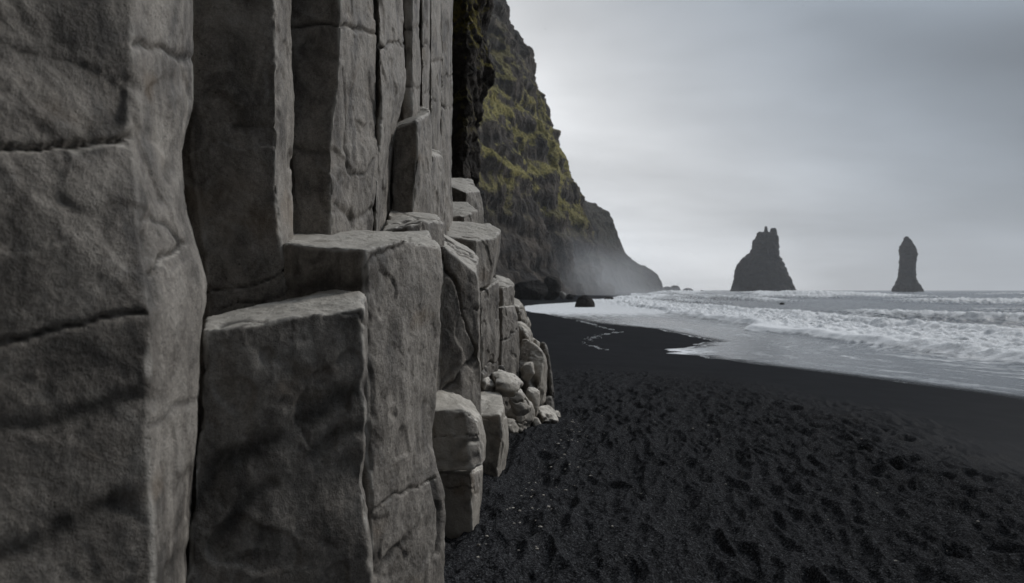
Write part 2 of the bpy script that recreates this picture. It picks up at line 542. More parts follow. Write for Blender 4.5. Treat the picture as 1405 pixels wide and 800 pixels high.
def water_mat():
    m, t = new_mat('sea_water')
    pos = t.n('ShaderNodeNewGeometry').outputs['Position']
    foam = t.n('ShaderNodeAttribute', attribute_name='foam').outputs['Fac']
    xs = t.n('ShaderNodeAttribute', attribute_name='shore').outputs['Fac']     # metres out from the waterline
    py_ = t.n('ShaderNodeSeparateXYZ', {0: pos}).outputs[1]
    uv = t.n('ShaderNodeCombineXYZ', {0: t.math('MULTIPLY', xs, 1.0), 1: py_, 2: 0.0}).outputs[0]
    st1 = t.noise(t.mapping(uv, (2.6, 0.30, 1)), 1.0, 7, 0.62, 0.35)           # streaks run along the shore
    st2 = t.noise(t.mapping(uv, (9.0, 1.3, 1)), 1.0, 5, 0.7, 0.3)
    lump = t.noise(pos, 2.4, 7, 0.68, 0.3)
    nn = t.math('ADD', t.math('MULTIPLY', st1, 0.50), t.math('ADD', t.math('MULTIPLY', st2, 0.22), t.math('MULTIPLY', lump, 0.28)))
    v = t.math('ADD', t.math('MULTIPLY', t.math('SUBTRACT', nn, 0.5), 2.1), foam)
    msk = t.ramp(v, 0.28, 0.78)
    fc = t.mixc(t.ramp(t.math('ADD', t.math('MULTIPLY', lump, 0.5), t.math('MULTIPLY', st2, 0.5)), 0.3, 0.62), c4(0.58, 0.60, 0.62), c4(0.88, 0.89, 0.90))
    col = t.mixc(msk, c4(0.050, 0.056, 0.062), fc)
    b1 = t.n('ShaderNodeBump', {'Height': lump, 'Strength': t.math('MULTIPLY_ADD', t.ramp(xs, 4, 10), 0.6, 0.06), 'Distance': 0.25})
    b2 = t.n('ShaderNodeBump', {'Height': st2, 'Strength': 0.25, 'Distance': 0.05, 'Normal': b1.outputs[0]})
    bs = t.n('ShaderNodeBsdfPrincipled', {'Base Color': col, 'Roughness': t.ramp(msk, 0, 1, 0.22, 0.8, False), 'Normal': b2.outputs[0], 'Specular IOR Level': 0.5})
    # the outermost film of the backwash is clear water over the sand
    tr = t.n('ShaderNodeBsdfTransparent')
    op = t.math('MAXIMUM', t.ramp(xs, 0.0, 0.9, 0.12, 1.0), msk)
    mx = t.n('ShaderNodeMixShader', {0: op, 1: tr.outputs[0], 2: bs.outputs[0]})
    t.n('ShaderNodeOutputMaterial', {0: mx.outputs[0]})
    return m


M_SAND = sand_mat()
M_WATER = water_mat()

# ---------------------------------------------------------------- beach
SEA_Z = -0.5
SH_Y = np.array([-400, 0, 13, 14.6, 16.1, 18, 20.3, 22.6, 24.2, 26, 28, 32, 37, 44, 56, 73, 90, 100, 110, 127, 150, 250, 400, 900.])
SH_X = np.array([12., 11, 9.85, 9.3, 8.6, 7.7, 6.5, 5.4, 5.6, 7.2, 8.3, 8.0, 7.5, 5.5, 3.4, 0.8, 1.6, 4.0, 8.0, 13.5, 21, 45, 75, 60])


def shore_x(Y):
    jit = 0.20 * perlin(np.stack([Y * 0.45, Y * 0 + .3, Y * 0], 1), 5) + 0.5 * perlin(np.stack([Y * 0.12, Y * 0 + .3, Y * 0], 1), 6) * sstep(Y, 18, 30)
    jit = jit + 0.75 * perlin(np.stack([Y * 1.7, Y * 0 + .7, Y * 0], 1), 7) * sstep(Y, 19, 22) * sstep(Y, 34, 27)
    return np.interp(Y, SH_Y, SH_X) + jit


rng = np.random.default_rng(4)


def footprints():
    """hollows trodden into the dry sand: x, y, length, width, angle, depth"""
    F = []
    for _ in range(900):
        Y = rng.uniform(2.6, 14.5)
        X = rng.uniform(-1.0, 6.0)
        lim = 4.3 - 0.17 * max(0, Y - 8) ** 1.2 + rng.normal(0, 0.35) - 0.25 * max(0, 6 - Y)
        if X > lim: continue
        F.append((X, Y, rng.uniform(.09, .19), rng.uniform(.03, .06), rng.normal(-1.4, 0.35), rng.uniform(.008, .026)))
    for (px, py) in [(1140, 630), (1180, 622), (1195, 640), (1215, 642), (1245, 634), (1290, 658), (1245, 672), (1200, 650), (1345, 680),
                     (1318, 704), (1380, 745), (1150, 665), (1100, 598), (1175, 575), (1205, 585), (1160, 570), (1090, 562), (1060, 560), (1030, 560),
                     (1120, 588), (1050, 585), (1010, 575), (1385, 795), (1300, 780), (990, 548), (960, 552), (930, 548), (1010, 556), (1240, 600), (1130, 575)]:
        Y = HC * FPX / (py - CY) * 1.06
        F.append(((px - CX) / FPX * Y, Y, .145, .085, rng.normal(-0.6, 0.3), .062))
    return F


def beach_height(X, Y, detail=True):
    xs = shore_x(Y)
    s = xs - X                                     # metres up the beach from the waterline
    z = SEA_Z + 0.062 * s
    z = np.where(s < 0, SEA_Z + 0.055 * s, z)
    top = 0.0 + 0.012 * np.maximum(s - 9, 0)
    z = -np.logaddexp(-z * 9, -(top + 0.02) * 9) / 9   # smooth minimum
    z = np.maximum(z, -4)
    wet = 1 - sstep(s + 0.8 * fbm(np.stack([X * .5, Y * .25, X * 0], 1), 3, 3) + 0.05 * (Y - 8), 4.2, 6.4)
    wet = np.maximum(wet, sstep(Y, 13.0, 17.0))
    # far back the beach climbs to the foot of the cliff
    z = z + np.clip((-X - 2) * 0.03, 0, 1.5)
    if detail:
        P = np.stack([X, Y, X * 0], 1)
        dry = 1 - wet
        ca, sa = math.cos(0.16), math.sin(0.16)
        u, v = X * ca - Y * sa, X * sa + Y * ca
        Q = np.stack([u * 3.3, v * 1.0, X * 0], 1)
        near = sstep(Y, 16, 9)
        z = z + dry * near * (0.062 * np.maximum(ridged(Q + 0.30 * fbm(P * 1.6, 2, 9)[:, None], 2, 21), 0.25) - 0.02 + 0.020 * ridged(Q * np.array([1.9, 2.2, 1]) + 5 + 0.3 * fbm(P * 4, 2, 19)[:, None], 2, 29)
                              + 0.010 * fbm(P * 9, 4, 31) + 0.006 * perlin(P * 38, 33))
        z = z + 0.012 * fbm(P * 0.8, 3, 41) * (0.3 + dry)
        z = z + 0.02 * wet * perlin(P * np.array([.35, .2, 0]), 77) * sstep(s, 0, 3)
    return z, wet, s


def polar_sheet(name, mat, fn, angs, rads):
    A, R = np.meshgrid(np.radians(angs), rads)
    X = (np.sin(A) * R).ravel()
    Y = (np.cos(A) * R).ravel()
    Z, at = fn(X, Y)
    return grid_mesh(name, np.stack([X, Y, Z], 1), len(angs), len(rads), mat, attrs=at)


def beach_fn(X, Y):
    z, wet, s = beach_height(X, Y)
    for (fx, fy, L, W, a, dp) in footprints():
        R = L * 3
        idx = np.where((np.abs(X - fx) < R) & (np.abs(Y - fy) < R))[0]
        if not len(idx): continue
        dx, dy = X[idx] - fx, Y[idx] - fy
        u = (dx * math.cos(a) - dy * math.sin(a)) / L
        v = (dx * math.sin(a) + dy * math.cos(a)) / W
        q = np.sqrt(u * u + v * v)
        z[idx] += dp * (-np.exp(-q ** 3) * 1.1 + 0.38 * np.exp(-((q - 1.5) / .45) ** 2))
    return z, {'wet': np.clip(wet, 0, 1)}


angs = np.r_[np.linspace(-180, -24, 60), np.linspace(-23.4, 42, 1050), np.linspace(42.6, 180, 60)]
rads = np.r_[np.linspace(0.3, 2.3, 25), np.geomspace(2.32, 16, 560), np.geomspace(16.1, 120, 220), np.geomspace(122, 900, 70)]
beach = polar_sheet('beach', M_SAND, beach_fn, angs, rads)
tag(beach, 'black volcanic sand beach trodden near the columns and smooth towards the water', 'beach', kind='structure')

# ---------------------------------------------------------------- sea
CRESTS = [  # offset from the waterline-parallel axis x (m), height, face width, back width, foam
    (14.0, 0.34, 0.45, 3.0, 1.15), (19.5, 0.30, 0.8, 2.6, 0.9), (29.0, 0.50, 1.2, 4.0, 0.75),
    (43.0, 0.75, 1.8, 5.5, 0.6), (66.0, 1.3, 2.5, 7.0, 0.9), (98.0, 1.8, 3.5, 10.0, 1.1),
    (150.0, 1.5, 5.0, 14.0, 0.8), (215.0, 1.4, 7.0, 22.0, 0.6), (300.0, 1.5, 9.0, 30.0, 0.5), (420.0, 1.4, 12.0, 40.0, 0.4)]


def sea_fn(X, Y):
    xs = shore_x(Y)
    s = X - xs
    P = np.stack([X, Y, X * 0], 1)
    z = np.full(X.shape, SEA_Z)
    foam = np.full(X.shape, 0.0)
    R = np.hypot(X, Y)
    for k, (x0, h, wf, wb, fm) in enumerate(CRESTS):
        wl = x0 * 0.6 + 6
        wig = (1.0 + 0.05 * x0) * 1.3 * fbm(np.stack([Y / wl, X * 0 + k * 3.1, X * 0], 1), 4, 60 + k) + 0.16 * perlin(P * np.array([.3, 1.1, 0]), 91)
        amp = np.clip(0.55 + 1.4 * perlin(np.stack([Y / (wl * 1.7), X * 0 + k * 7.7, X * 0], 1), 70 + k), 0.08, 1.25)
        if k == 0:
            amp = 0.8 + 0.5 * perlin(P * np.array([0, .25, 0]), 71)
        bend = 0.0 if k > 0 else np.interp(Y, [0, 18, 30, 60, 90, 130, 250], [0.6, 0.4, 0.2, 0.5, 2, 8, 40])
        if k == 1:
            bend = np.interp(Y, [0, 90, 250], [0, 3, 40])
        t = X - (x0 + wig + bend)
        prof = np.where(t < 0, np.exp(-(t / wf) ** 2), np.exp(-np.abs(t / wb) ** 1.5))
        z += h * amp * prof
        spread = np.where(t < 0, np.exp(-(t / (wf * 1.3)) ** 2), np.exp(-np.abs(t / (wb * (1.8 if k == 0 else 0.9)))))
        foam = np.maximum(foam, fm * np.minimum(amp * 1.3, 1.1) * spread)
        if 0 < k < 8:   # churned water shoreward of each breaker
            foam = np.maximum(foam, 0.30 * fm * amp * np.exp(-np.abs(t / (wb * 2.0))) )
    # backwash film, and the white-out towards the headland
    film = (X < 14.2 + 0 * X) & (s > 0)
    foam = np.maximum(foam, np.where(X < 14.5, 0.34 + 0.16 * fbm(P * np.array([.25, .06, 0]), 3, 44), 0))
    foam = np.maximum(foam, 0.92 * sstep(Y, 34, 75) * sstep(X - 0.16 * Y, 16, 2))
    foam = np.maximum(foam, 1.0 * sstep(X, 13, 15) * sstep(X, 33, 19))
    foam = np.maximum(foam, 0.50 * sstep(Y, 60, 160) * sstep(X / np.maximum(Y, 1), 0.62, 0.2) * sstep(R, 600, 250))
    # bright lip of foam right at the tongue and at the water's edge further along
    tong = np.exp(-((Y - 23.5) / 2.2) ** 2) * np.exp(-(s / 1.6) ** 2)
    foam = np.maximum(foam, 0.85 * tong)
    foam = np.maximum(foam, 0.55 * np.exp(-(s / 0.25) ** 2) * sstep(Y, 12, 20))
    foam += 0.22 * fbm(P * np.array([.09, .04, 0]), 4, 47) * sstep(X, 14, 30)
    chop = sstep(X, 13.2, 16)
    z += chop * (0.075 * ridged(P * np.array([.9, .5, 0]), 4, 51) + np.clip(R / 300, 0.12, 1) * 0.30 * fbm(P * np.array([.12, .08, 0]), 4, 52))
    z += chop * np.clip(foam, 0, 1) * 0.24 * fbm(P * np.array([1.5, 1.1, 0]), 4, 53) * (0.6 + np.clip(R / 160, 0, 1))
    z = np.where(X < 13.5, z + 0.003 * perlin(P * np.array([2, .4, 0]), 55), z)
    # keep the sheet well under the sand inland
    z = np.where(s < -1.5, SEA_Z - 0.02, z)
    z = np.where(R > 2500, SEA_Z + (z - SEA_Z) * 0.5, z)
    return z, {'foam': np.clip(foam, 0, 1.2), 'shore': np.clip(s, -5, 1e4)}


angs = np.r_[np.linspace(-30, -6, 30), np.linspace(-5.5, 42, 950), np.linspace(42.6, 180, 60)]
rads = np.r_[np.linspace(4, 9.4, 10), np.geomspace(9.5, 60, 430), np.geomspace(60.3, 500, 420), np.geomspace(505, 3600, 110)]
sea = polar_sheet('sea', M_WATER, sea_fn, angs, rads)
tag(sea, 'grey stormy sea breaking in white foam on the black sand', 'sea', kind='structure')


# ---------------------------------------------------------------- cliffs and headlands
def headland(name, label, outline, Ynose, ys, rs, mat, nu, nv, amp, seed):
    """ys, rs: distance of each section and how far it lies back (to the left) of the nose"""
    o = np.array(outline, float)
    P = np.stack([(o[:, 0] - CX) / FPX * Ynose, HC - (o[:, 1] - CY) / FPX * Ynose], 1)
    L = np.r_[0, np.cumsum(np.linalg.norm(np.diff(P, axis=0), axis=1))]
    t = np.linspace(0, 1, nv) ** 0.8 * L[-1]
    px, pz = np.interp(t, L, P[:, 0]), np.interp(t, L, P[:, 1])
    u = np.linspace(0, 1, nu)
    Yv = np.interp(u, np.linspace(0, 1, len(ys)), ys)
    Rv = np.interp(Yv, ys, rs)
    Y = np.repeat(Yv[None, :], nv, 0)
    X = px[:, None] - Rv[None, :]
    Z = np.repeat(pz[:, None], nu, 1)
    V = np.stack([X, Y, Z], -1).reshape(-1, 3)
    # outward direction
    dX = np.gradient(X, axis=1); dY = np.gradient(Y, axis=1); dZ = Z * 0
    eX = np.gradient(X, axis=0); eZ = np.gradient(Z, axis=0)
    N = np.cross(np.stack([dX, dY, dZ], -1).reshape(-1, 3), np.stack([eX, 0 * eX, eZ], -1).reshape(-1, 3))
    N /= np.linalg.norm(N, axis=1)[:, None] + 1e-9
    if N[:, 0].mean() < 0: N = -N
    sc = Ynose / 260.0
    q = V / sc
    butt = ridged(q * np.array([.030, .030, .007]), 3, seed)
    gul = ridged(q * np.array([.09, .09, .022]), 3, seed + 10)
    led = fbm(q * np.array([.03, .03, .20]) + 3, 4, seed + 20)
    fine = ridged(q * np.array([.30, .30, .22]), 4, seed + 30)
    d = amp * sc * (3.4 * (butt - 0.9) + 1.5 * (gul - 0.9) + 2.4 * led + 0.75 * (fine - 1.0))
    fade = 1.0
    V = V + N * (d * fade)[:, None]
    ob = grid_mesh(name, V, nu, nv, mat)
    return tag(ob, label, 'cliff', kind='structure')


O1 = [(842, 412), (836, 404), (824, 385), (815, 360), (809, 330), (804, 302), (799, 278), (790, 256), (779, 228), (769, 206), (758, 182), (749, 148),
      (736, 116), (724, 84), (713, 57), (701, 32), (685, 12), (672, -6), (655, -35), (600, -85), (400, -125), (-200, -150)]
headland('cliff', 'tall dark cliff with olive green grassy ledges rising behind the columns', O1, 260,
         [105, 150, 200, 240, 262, 285, 330], [58, 40, 21, 6, 0, 8, 70], M_CLIFF, 620, 420, 1.0, 201)
O2 = [(912, 412), (909, 403), (905, 392), (899, 379), (890, 372), (876, 362), (864, 351), (856, 340), (851, 328), (847, 315), (842, 301), (835, 289),
      (820, 279), (800, 271), (760, 268), (650, 235), (400, 200)]
headland('headland', 'farther hazy headland sloping down into the sea spray', O2, 480,
         [290, 360, 430, 470, 484, 520, 600], [110, 62, 26, 6, 0, 15, 90], M_CLIFF_FAR, 420, 260, 0.55, 301)


def stack_mesh(parts, Y, voxel):
    """each part: list of (py, left px, right px) from the foot up"""
    bm = bmesh.new()
    for rows in parts:
        n = 28
        rings = []
        for (py, l, r) in rows:
            c = pt((l + r) / 2, py, Y)
            h = (r - l) / 2 / FPX * Y
            rings.append([bm.verts.new((c[0] + h * math.cos(2 * math.pi * k / n), Y + 0.75 * h * math.sin(2 * math.pi * k / n), c[2])) for k in range(n)])
        for a, b in zip(rings[:-1], rings[1:]):
            for k in range(n):
                bm.faces.new((a[k], a[(k + 1) % n], b[(k + 1) % n], b[k]))
        bm.faces.new(rings[0]); bm.faces.new(rings[-1])
    return remeshed(bm, voxel, 1)


def big_rock(name, me, mat, amp, seed, freq):
    co, no = coords(me), normals(me)
    d = amp * (0.9 * (ridged(co * np.array([freq, freq, freq * .5]), 4, seed) - 1.0) + 0.7 * fbm(co * freq * 2.2, 4, seed + 9))
    me.vertices.foreach_set('co', (co + no * d[:, None]).astype(np.float32).ravel())
    me.materials.clear(); me.materials.append(mat); me.shade_smooth(); me.update()
    me.name = name
    o = bpy.data.objects.new(name, me)
    COL.objects.link(o)
    return o


def child_of(o, parent):
    o.parent = parent
    return o


me = stack_mesh([[(409, 1001, 1096), (404, 1003, 1094), (396, 1005, 1088), (384, 1008, 1083), (372, 1010, 1078), (363, 1013, 1074), (354, 1022, 1071),
                  (347, 1030, 1068), (338, 1033.5, 1068), (329, 1035, 1067), (322, 1038, 1066), (320, 1041, 1065)]], 710, 0.7)
stack = tag(big_rock('sea_stack', me, M_STACK, 1.9, 401, 0.13), 'broad dark sea stack with three small spires on its summit', 'sea stack', 'sea stacks off the headland')
for k, prof in enumerate([[(335, 1037, 1048), (326, 1038, 1047), (318, 1040.5, 1045.5)],
                          [(335, 1047, 1056), (324, 1048, 1054), (316, 1048.5, 1053.5), (311, 1049.5, 1052.5)],
                          [(335, 1055, 1066), (326, 1056, 1066), (318, 1056, 1066), (313, 1058, 1064)]]):
    child_of(big_rock('spire', stack_mesh([prof], 710, 0.5), M_STACK, 0.6, 411 + k, 0.15), stack)
me = stack_mesh([[(406, 1222, 1272), (402, 1225.5, 1267), (396, 1226, 1264), (388, 1230, 1259), (381, 1233, 1256), (372, 1234, 1255.5), (360, 1235, 1256), (350, 1235, 1257.5),
                  (343, 1234.5, 1257), (336, 1236.5, 1253.5), (330, 1239.5, 1250), (325, 1242, 1246.5)]], 760, 0.6)
tag(big_rock('sea_stack', me, M_STACK, 1.1, 431, 0.17), 'slender finger shaped sea stack standing alone at the right', 'sea stack', 'sea stacks off the headland')

# rocks running out from the headland's tip
for i, (box, Y, lab) in enumerate([((904, 925, 393, 408), 500, 'low rock touching the tip of the hazy headland'),
                                   ((919, 937, 390, 408), 505, 'pointed rock with a small peak just off the headland tip'),
                                   ((933, 955, 395, 408), 510, 'rounded low rock at the seaward end of the headland reef'),
                                   ((958.5, 970, 397.5, 408), 470, 'small dark rock alone in the surf between headland and broad stack'),
                                   ((975, 983, 404, 407), 400, 'tiny wave washed rock nearest the broad stack')]):
    boulder('sea_rock', lab, 'rock', 'rocks in the surf off the headland', box, Y, 8, seed=50 + i, cuts=12, voxel=0.35, mat=M_STACK, amp=30, rs=20, wobble=0, squash=1.9)
boulder('sea_rock', 'small dark rock awash in the foam below the broad stack', 'rock', 'rocks in the surf off the headland', (1070, 1078, 415, 420), 96, 0.9, seed=58, voxel=0.05, mat=M_STACK, amp=4, rs=3)

# boulders at the foot of the cliff
for i, (box, Y, d, lab) in enumerate([((700, 752, 382, 413), 118, 6, 'largest dark boulder heaped at the foot of the cliff beside the columns'),
                                      ((742, 771, 379, 412), 124, 5, 'tall reddish black boulder at the right of the heap under the cliff'),
                                      ((766, 778, 400, 411), 122, 2, 'small grey stone leaning on the heap under the cliff'),
                                      ((775, 792, 403, 411), 124, 2.5, 'low flat stone rightmost at the foot of the cliff')]):
    boulder('boulder', lab, 'boulder', 'boulders below the cliff', box, Y, d, seed=80 + i, cuts=14, voxel=0.12, mat=M_STACK if i != 2 else M_BASALT_DARK, amp=14, rs=8)
boulder('boulder', 'rounded black boulder alone on the wet sand at the edge of the foam', 'boulder', None, (789, 818, 404.5, 440), 84, 2.6, seed=93, cuts=6, hmin=.85, voxel=0.05, mat=M_STACK, amp=6, rs=4, squash=2.0)
boulder('flat_rock', 'low flat dark rock in the white foam behind the lone boulder', 'rock', None, (827, 843, 407, 415), 140, 2.5, seed=92, cuts=8, voxel=0.09, mat=M_STACK, amp=5, rs=5)

# ---------------------------------------------------------------- the rock face beside the camera
CG = 'tall basalt columns of the rock face'
BG = 'broken off basalt columns forming steps'
SG = 'boulders at the foot of the columns'

# mass of rock behind and beside the columns
bm = bmesh.new()
loft(bm, [[(-2.2, -4, 9), (-2.2, -4, -.5)], [(-1.75, 0.6, 9), (-1.75, .6, -.5)], [(-1.55, 2.6, 9), (-1.5, 2.6, -.5)], [(-1.3, 4.6, 9), (-1.3, 4.6, -.5)], [(-1.15, 6.6, 9), (-1.15, 6.6, -.5)],
          [(-1.25, 9.0, 9), (-1.2, 9.0, -.5)], [(-1.4, 13, 9), (-1.4, 13, -.5)], [(-7, 14, 9.5), (-7, 14, -.5)], [(-8, -4, 9.5), (-8, -4, -.5)]], 12)
o = finish_rock('rock_face', remeshed(bm, 0.06, 2), M_BASALT_DARK, amp=2.5, rs=2)
bm = bmesh.new()  # unseen overhang, added to shade the upper part of the nearest columns
loft(bm, [[(-2.0, -5, 8.5), (-2.0, -5, 3.8)], [(0.2, -5, 8.5), (0.0, -5, 4.2)], [(0.5, -1, 8.5), (0.0, -1, 3.9)], [(0.1, 1.2, 8.5), (-0.4, 1.2, 3.6)], [(-0.6, 2.3, 8.5), (-0.9, 2.2, 3.9)],
          [(-1.5, 3.0, 8.5), (-1.4, 2.8, 4.6)], [(-3, 3, 8.5), (-3, 3, 4.2)]], 10)
shade_rock = finish_rock('rock_face', remeshed(bm, 0.07, 2), M_BASALT_DARK, amp=3.5, rs=2)
tag(shade_rock, 'added dark rock leaning out above the nearest columns to shade them', 'rock face', kind='structure')
tag(o, 'dark solid rock behind the basalt columns', 'rock face', kind='structure')

# near column at the left edge
rock('basalt_column', 'nearest blurred basalt column at the left edge with two curved horizontal joints', 'basalt column', CG,
     [[(-1.38, 1.35, 5), (-1.38, 1.35, -.3)],
      [T(186, 1.80, 5), pt(183, 0, 1.80), pt(182, 190, 1.80), pt(198, 330, 1.76), pt(208, 440, 1.74), pt(205, 560, 1.74), pt(212, 800, 1.74), G(215, 1.74)],
      [T(252, 2.15, 5), pt(252, 0, 2.15), pt(250, 150, 2.15), pt(246, 210, 2.15), pt(252, 300, 2.12), pt(275, 385, 2.1), pt(272, 460, 2.1), pt(270, 600, 2.08), pt(252, 800, 2.1), G(250, 2.1)],
      [T(262, 2.35, 5), pt(264, 0, 2.35), pt(266, 150, 2.35), pt(250, 210, 2.35), pt(256, 280, 2.33), pt(288, 390, 2.3), pt(276, 470, 2.28), pt(272, 600, 2.28), pt(256, 800, 2.3), G(250, 2.3)],
      [(-1.6, 2.5, 5), (-1.6, 2.5, -.3)], [(-2.0, 1.5, 5), (-2.0, 1.5, -.3)]],
     voxel=0.0095, smooth=5, rows=60, wobble=3.5, amp=0.65,
     cracks=[([(-40, 205), (60, 198), (182, 188)], 5.5, .022), ([(-40, 480), (100, 442), (200, 430)], 5.0, .018), ([(252, 332), (232, 350), (212, 372)], 3.5, .012), ([(200, 300), (226, 306), (250, 330)], 3, .006),
             ([(186, 62), (225, 66), (258, 84)], 6, .012)],
     stains=[([(-40, 592), (60, 585), (130, 566), (205, 545)], 13, .012, .75), ([(206, 585), (270, 545)], 5, .006, .6), ([(-40, 775), (60, 745), (165, 690)], 18, .014, .8),
             ([(225, 800), (262, 748)], 9, .008, .8), ([(110, 190), (160, 170), (180, 120)], 16, .02, .7), ([(-40, 60), (20, 40), (60, 60)], 45, .02, .6), ([(232, 230), (226, 270)], 7, .008, .5),
             ([(204, 320), (212, 420)], 7, .012, .6)])
# its neighbour just outside the frame
rock('basalt_column', 'dark basalt column closest to the camera beyond the left edge', 'basalt column', CG,
     [[(-1.50, 0.35, 7), (-1.50, .35, -.3)], [(-1.30, 0.75, 7), (-1.30, .75, -.3)], [(-1.36, 1.2, 7), (-1.36, 1.2, -.3)], [(-1.9, 1.3, 7), (-1.9, 1.3, -.3)], [(-2.1, .6, 7), (-2.1, .6, -.3)]], voxel=0.03)

rock('basalt_column', 'second tall column from the left edge with a broad rough dark face', 'basalt column', CG,
     [[T(225, 2.90, 6), G(225, 2.90)],
      [T(262, 2.83, 6), pt(266, 0, 2.83), pt(262, 200, 2.83), pt(286, 400, 2.83), G(286, 2.83)],
      [T(378, 2.92, 6), pt(379, 0, 2.92), pt(382, 150, 2.92), pt(380, 250, 2.92), pt(386, 320, 2.92), pt(394, 400, 2.92), G(394, 2.92)],
      [T(398, 3.25, 6), pt(399, 0, 3.25), pt(402, 150, 3.25), pt(403, 320, 3.25), G(400, 3.25)],
      [(-1.3, 3.6, 7), (-1.3, 3.6, -.3)], [(-1.7, 3.2, 7), (-1.7, 3.2, -.3)]], rows=60,
     cracks=[([(280, 405), (340, 392), (395, 372)], 2.4, .016), ([(300, 425), (396, 402)], 1.5, .008)], stains=[([(318, 172), (350, 178), (380, 180)], 5, .008, .6)])

rock('basalt_column', 'tall column with a dark front and a long curved crack down its pale side', 'basalt column', CG,
     [[T(398, 3.40, 6), pt(399, 0, 3.40), pt(403, 300, 3.40), G(403, 3.4)],
      [T(470, 3.42, 6), pt(468, 0, 3.42), pt(466, 100, 3.42), pt(456, 190, 3.42), pt(455, 320, 3.42), G(455, 3.42)],
      [T(515, 4.0, 6), pt(514, 0, 4.0), pt(516, 150, 4.0), pt(519, 230, 4.0), pt(512, 320, 4.0), G(512, 4.0)],
      [(-.95, 4.4, 7), (-.95, 4.4, -.3)], [(-1.5, 4.0, 7), (-1.5, 4.0, -.3)]], rows=60,
     cracks=[([(402, 38), (440, 32), (475, 34), (513, 46)], 3.2, .018), ([(472, 95), (478, 150), (474, 200), (482, 235), (500, 243), (514, 215)], 2.0, .009)],
     stains=[([(404, 204), (455, 208)], 5, .01, .75), ([(436, 75), (466, 80)], 5, .008, .6), ([(462, 278), (485, 296), (512, 286)], 5, .012, .5), ([(445, 285), (460, 288)], 4, .01, .6)])

rock('basalt_column', 'tall pale column rising above the small notched ledge beside the cracked column', 'basalt column', CG,
     [[T(508, 4.1, 6), pt(510, 150, 4.1), G(510, 4.1)],
      [T(522, 4.0, 6), pt(520, 0, 4.0), pt(524, 150, 4.0), pt(516, 260, 4.0), G(514, 4.0)],
      [T(558, 4.75, 6), pt(554, 0, 4.75), pt(557, 120, 4.75), pt(546, 170, 4.75), pt(538, 230, 4.75), pt(534, 315, 4.75), G(534, 4.75)],
      [(-.95, 5.1, 7), (-.95, 5.1, -.3)], [(-1.3, 4.6, 7), (-1.3, 4.6, -.3)]], rows=60,
     cracks=[([(514, 66), (535, 62), (556, 58)], 2.5, .016)])

# thin columns far along the face
thin = [((552, 577), 5.1, 5.35, 'thin dark column directly above the rounded broken pillar'),
        ((577, 590), 5.45, 5.95, 'thin column with a pale left edge behind the broken pillar'),
        ((588, 606), 5.9, 6.5, 'second thin column before the mossy overhang'),
        ((603, 621), 6.4, 7.1, 'last thin column touching the dark mossy overhang')]
for i, ((a, b), y0, y1, lab) in enumerate(thin):
    m_ = (a + b) / 2
    ym = (y0 + y1) / 2
    rock('thin_basalt_column', lab, 'basalt column', 'thin columns beside the overhang',
         [[T(a - 6, ym + .1, 7.5), G(a - 6, ym + .1)], [T(a + 2, y0, 7.5), G(a + 3, y0)], [T(m_ + 3, ym - .12, 7.5), G(m_ + 3, ym - .12)], [T(b, y1, 7.5), pt(b + (0, 0, 1, 0)[i], 100, y1), G(b, y1)],
          [(-1.0, y1 + .5, 7.5), (-1.0, y1 + .5, -.3)], [(-1.25, y0 + .3, 7.5), (-1.25, y0 + .3, -.3)]], rows=30, voxel=0.018, smooth=2,
         cracks=[([(a - 4, 40 + 22 * i), (b + 4, 38 + 22 * i)], 1.8, .015), ([(a - 4, 118 + 9 * i), (b + 4, 120 + 9 * i)], 1.6, .012)])

# dark mossy overhang
bm = bmesh.new()
loft(bm, [[T(600, 11, 11), G(600, 11)],
          [T(640, 10.2, 11), pt(640, 0, 10.2), pt(640, 150, 10.2), pt(634, 245, 10.2), G(634, 10.2)],
          [T(690, 11, 11), pt(676, -30, 11), pt(673, 18, 11), pt(667, 42, 11), pt(672, 72, 11), pt(679, 86, 11), pt(678, 100, 11), pt(670, 122, 11), pt(661, 140, 11), pt(657, 175, 11), pt(653, 205, 11), pt(658, 245, 11), pt(655, 320, 11), G(650, 11)],
          [T(670, 13, 11), pt(650, 100, 13), G(645, 13)], [(-2.4, 13.5, 11), (-2.2, 13.5, -.3)], [(-2.5, 11, 11), (-2.3, 11, -.3)]], 60)
tag(finish_rock('overhanging_rock', remeshed(bm, .035, 1), M_MOSSROCK, amp=6.5, rs=0.9, wobble=0),
    'craggy near black overhang with yellow green moss along its edge beside the thin columns', 'rock outcrop')

# rounded broken pillar and its stub
rock('broken_column', 'tall broken pillar with a rounded pale cap and dark front under the thin columns', 'basalt column', BG,
     [[pt(540, 176, 4.75), pt(537, 230, 4.75), G(534, 4.75)],
      [pt(573, 164, 4.70), pt(573, 220, 4.70), pt(566, 305, 4.70), G(566, 4.70)],
      [pt(592, 152, 5.2), pt(594, 200, 5.2), pt(596, 300, 5.2), G(596, 5.2)],
      [pt(578, 144, 5.6), G(585, 5.7)], [pt(545, 160, 5.5), G(545, 5.6)]], smooth=2)
rock('broken_column', 'narrow stub with a slanted top leaning on the right of the rounded pillar', 'basalt column', BG,
     [[pt(586, 208, 5.3), G(588, 5.3)], [pt(593, 213, 5.2), pt(592, 300, 5.2), G(592, 5.2)], [pt(608, 216, 5.8), pt(612, 250, 5.8), pt(613, 300, 5.8), G(610, 5.8)], [pt(603, 206, 6.1), G(606, 6.2)], [pt(588, 204, 6.0), G(588, 6.1)]], smooth=2)
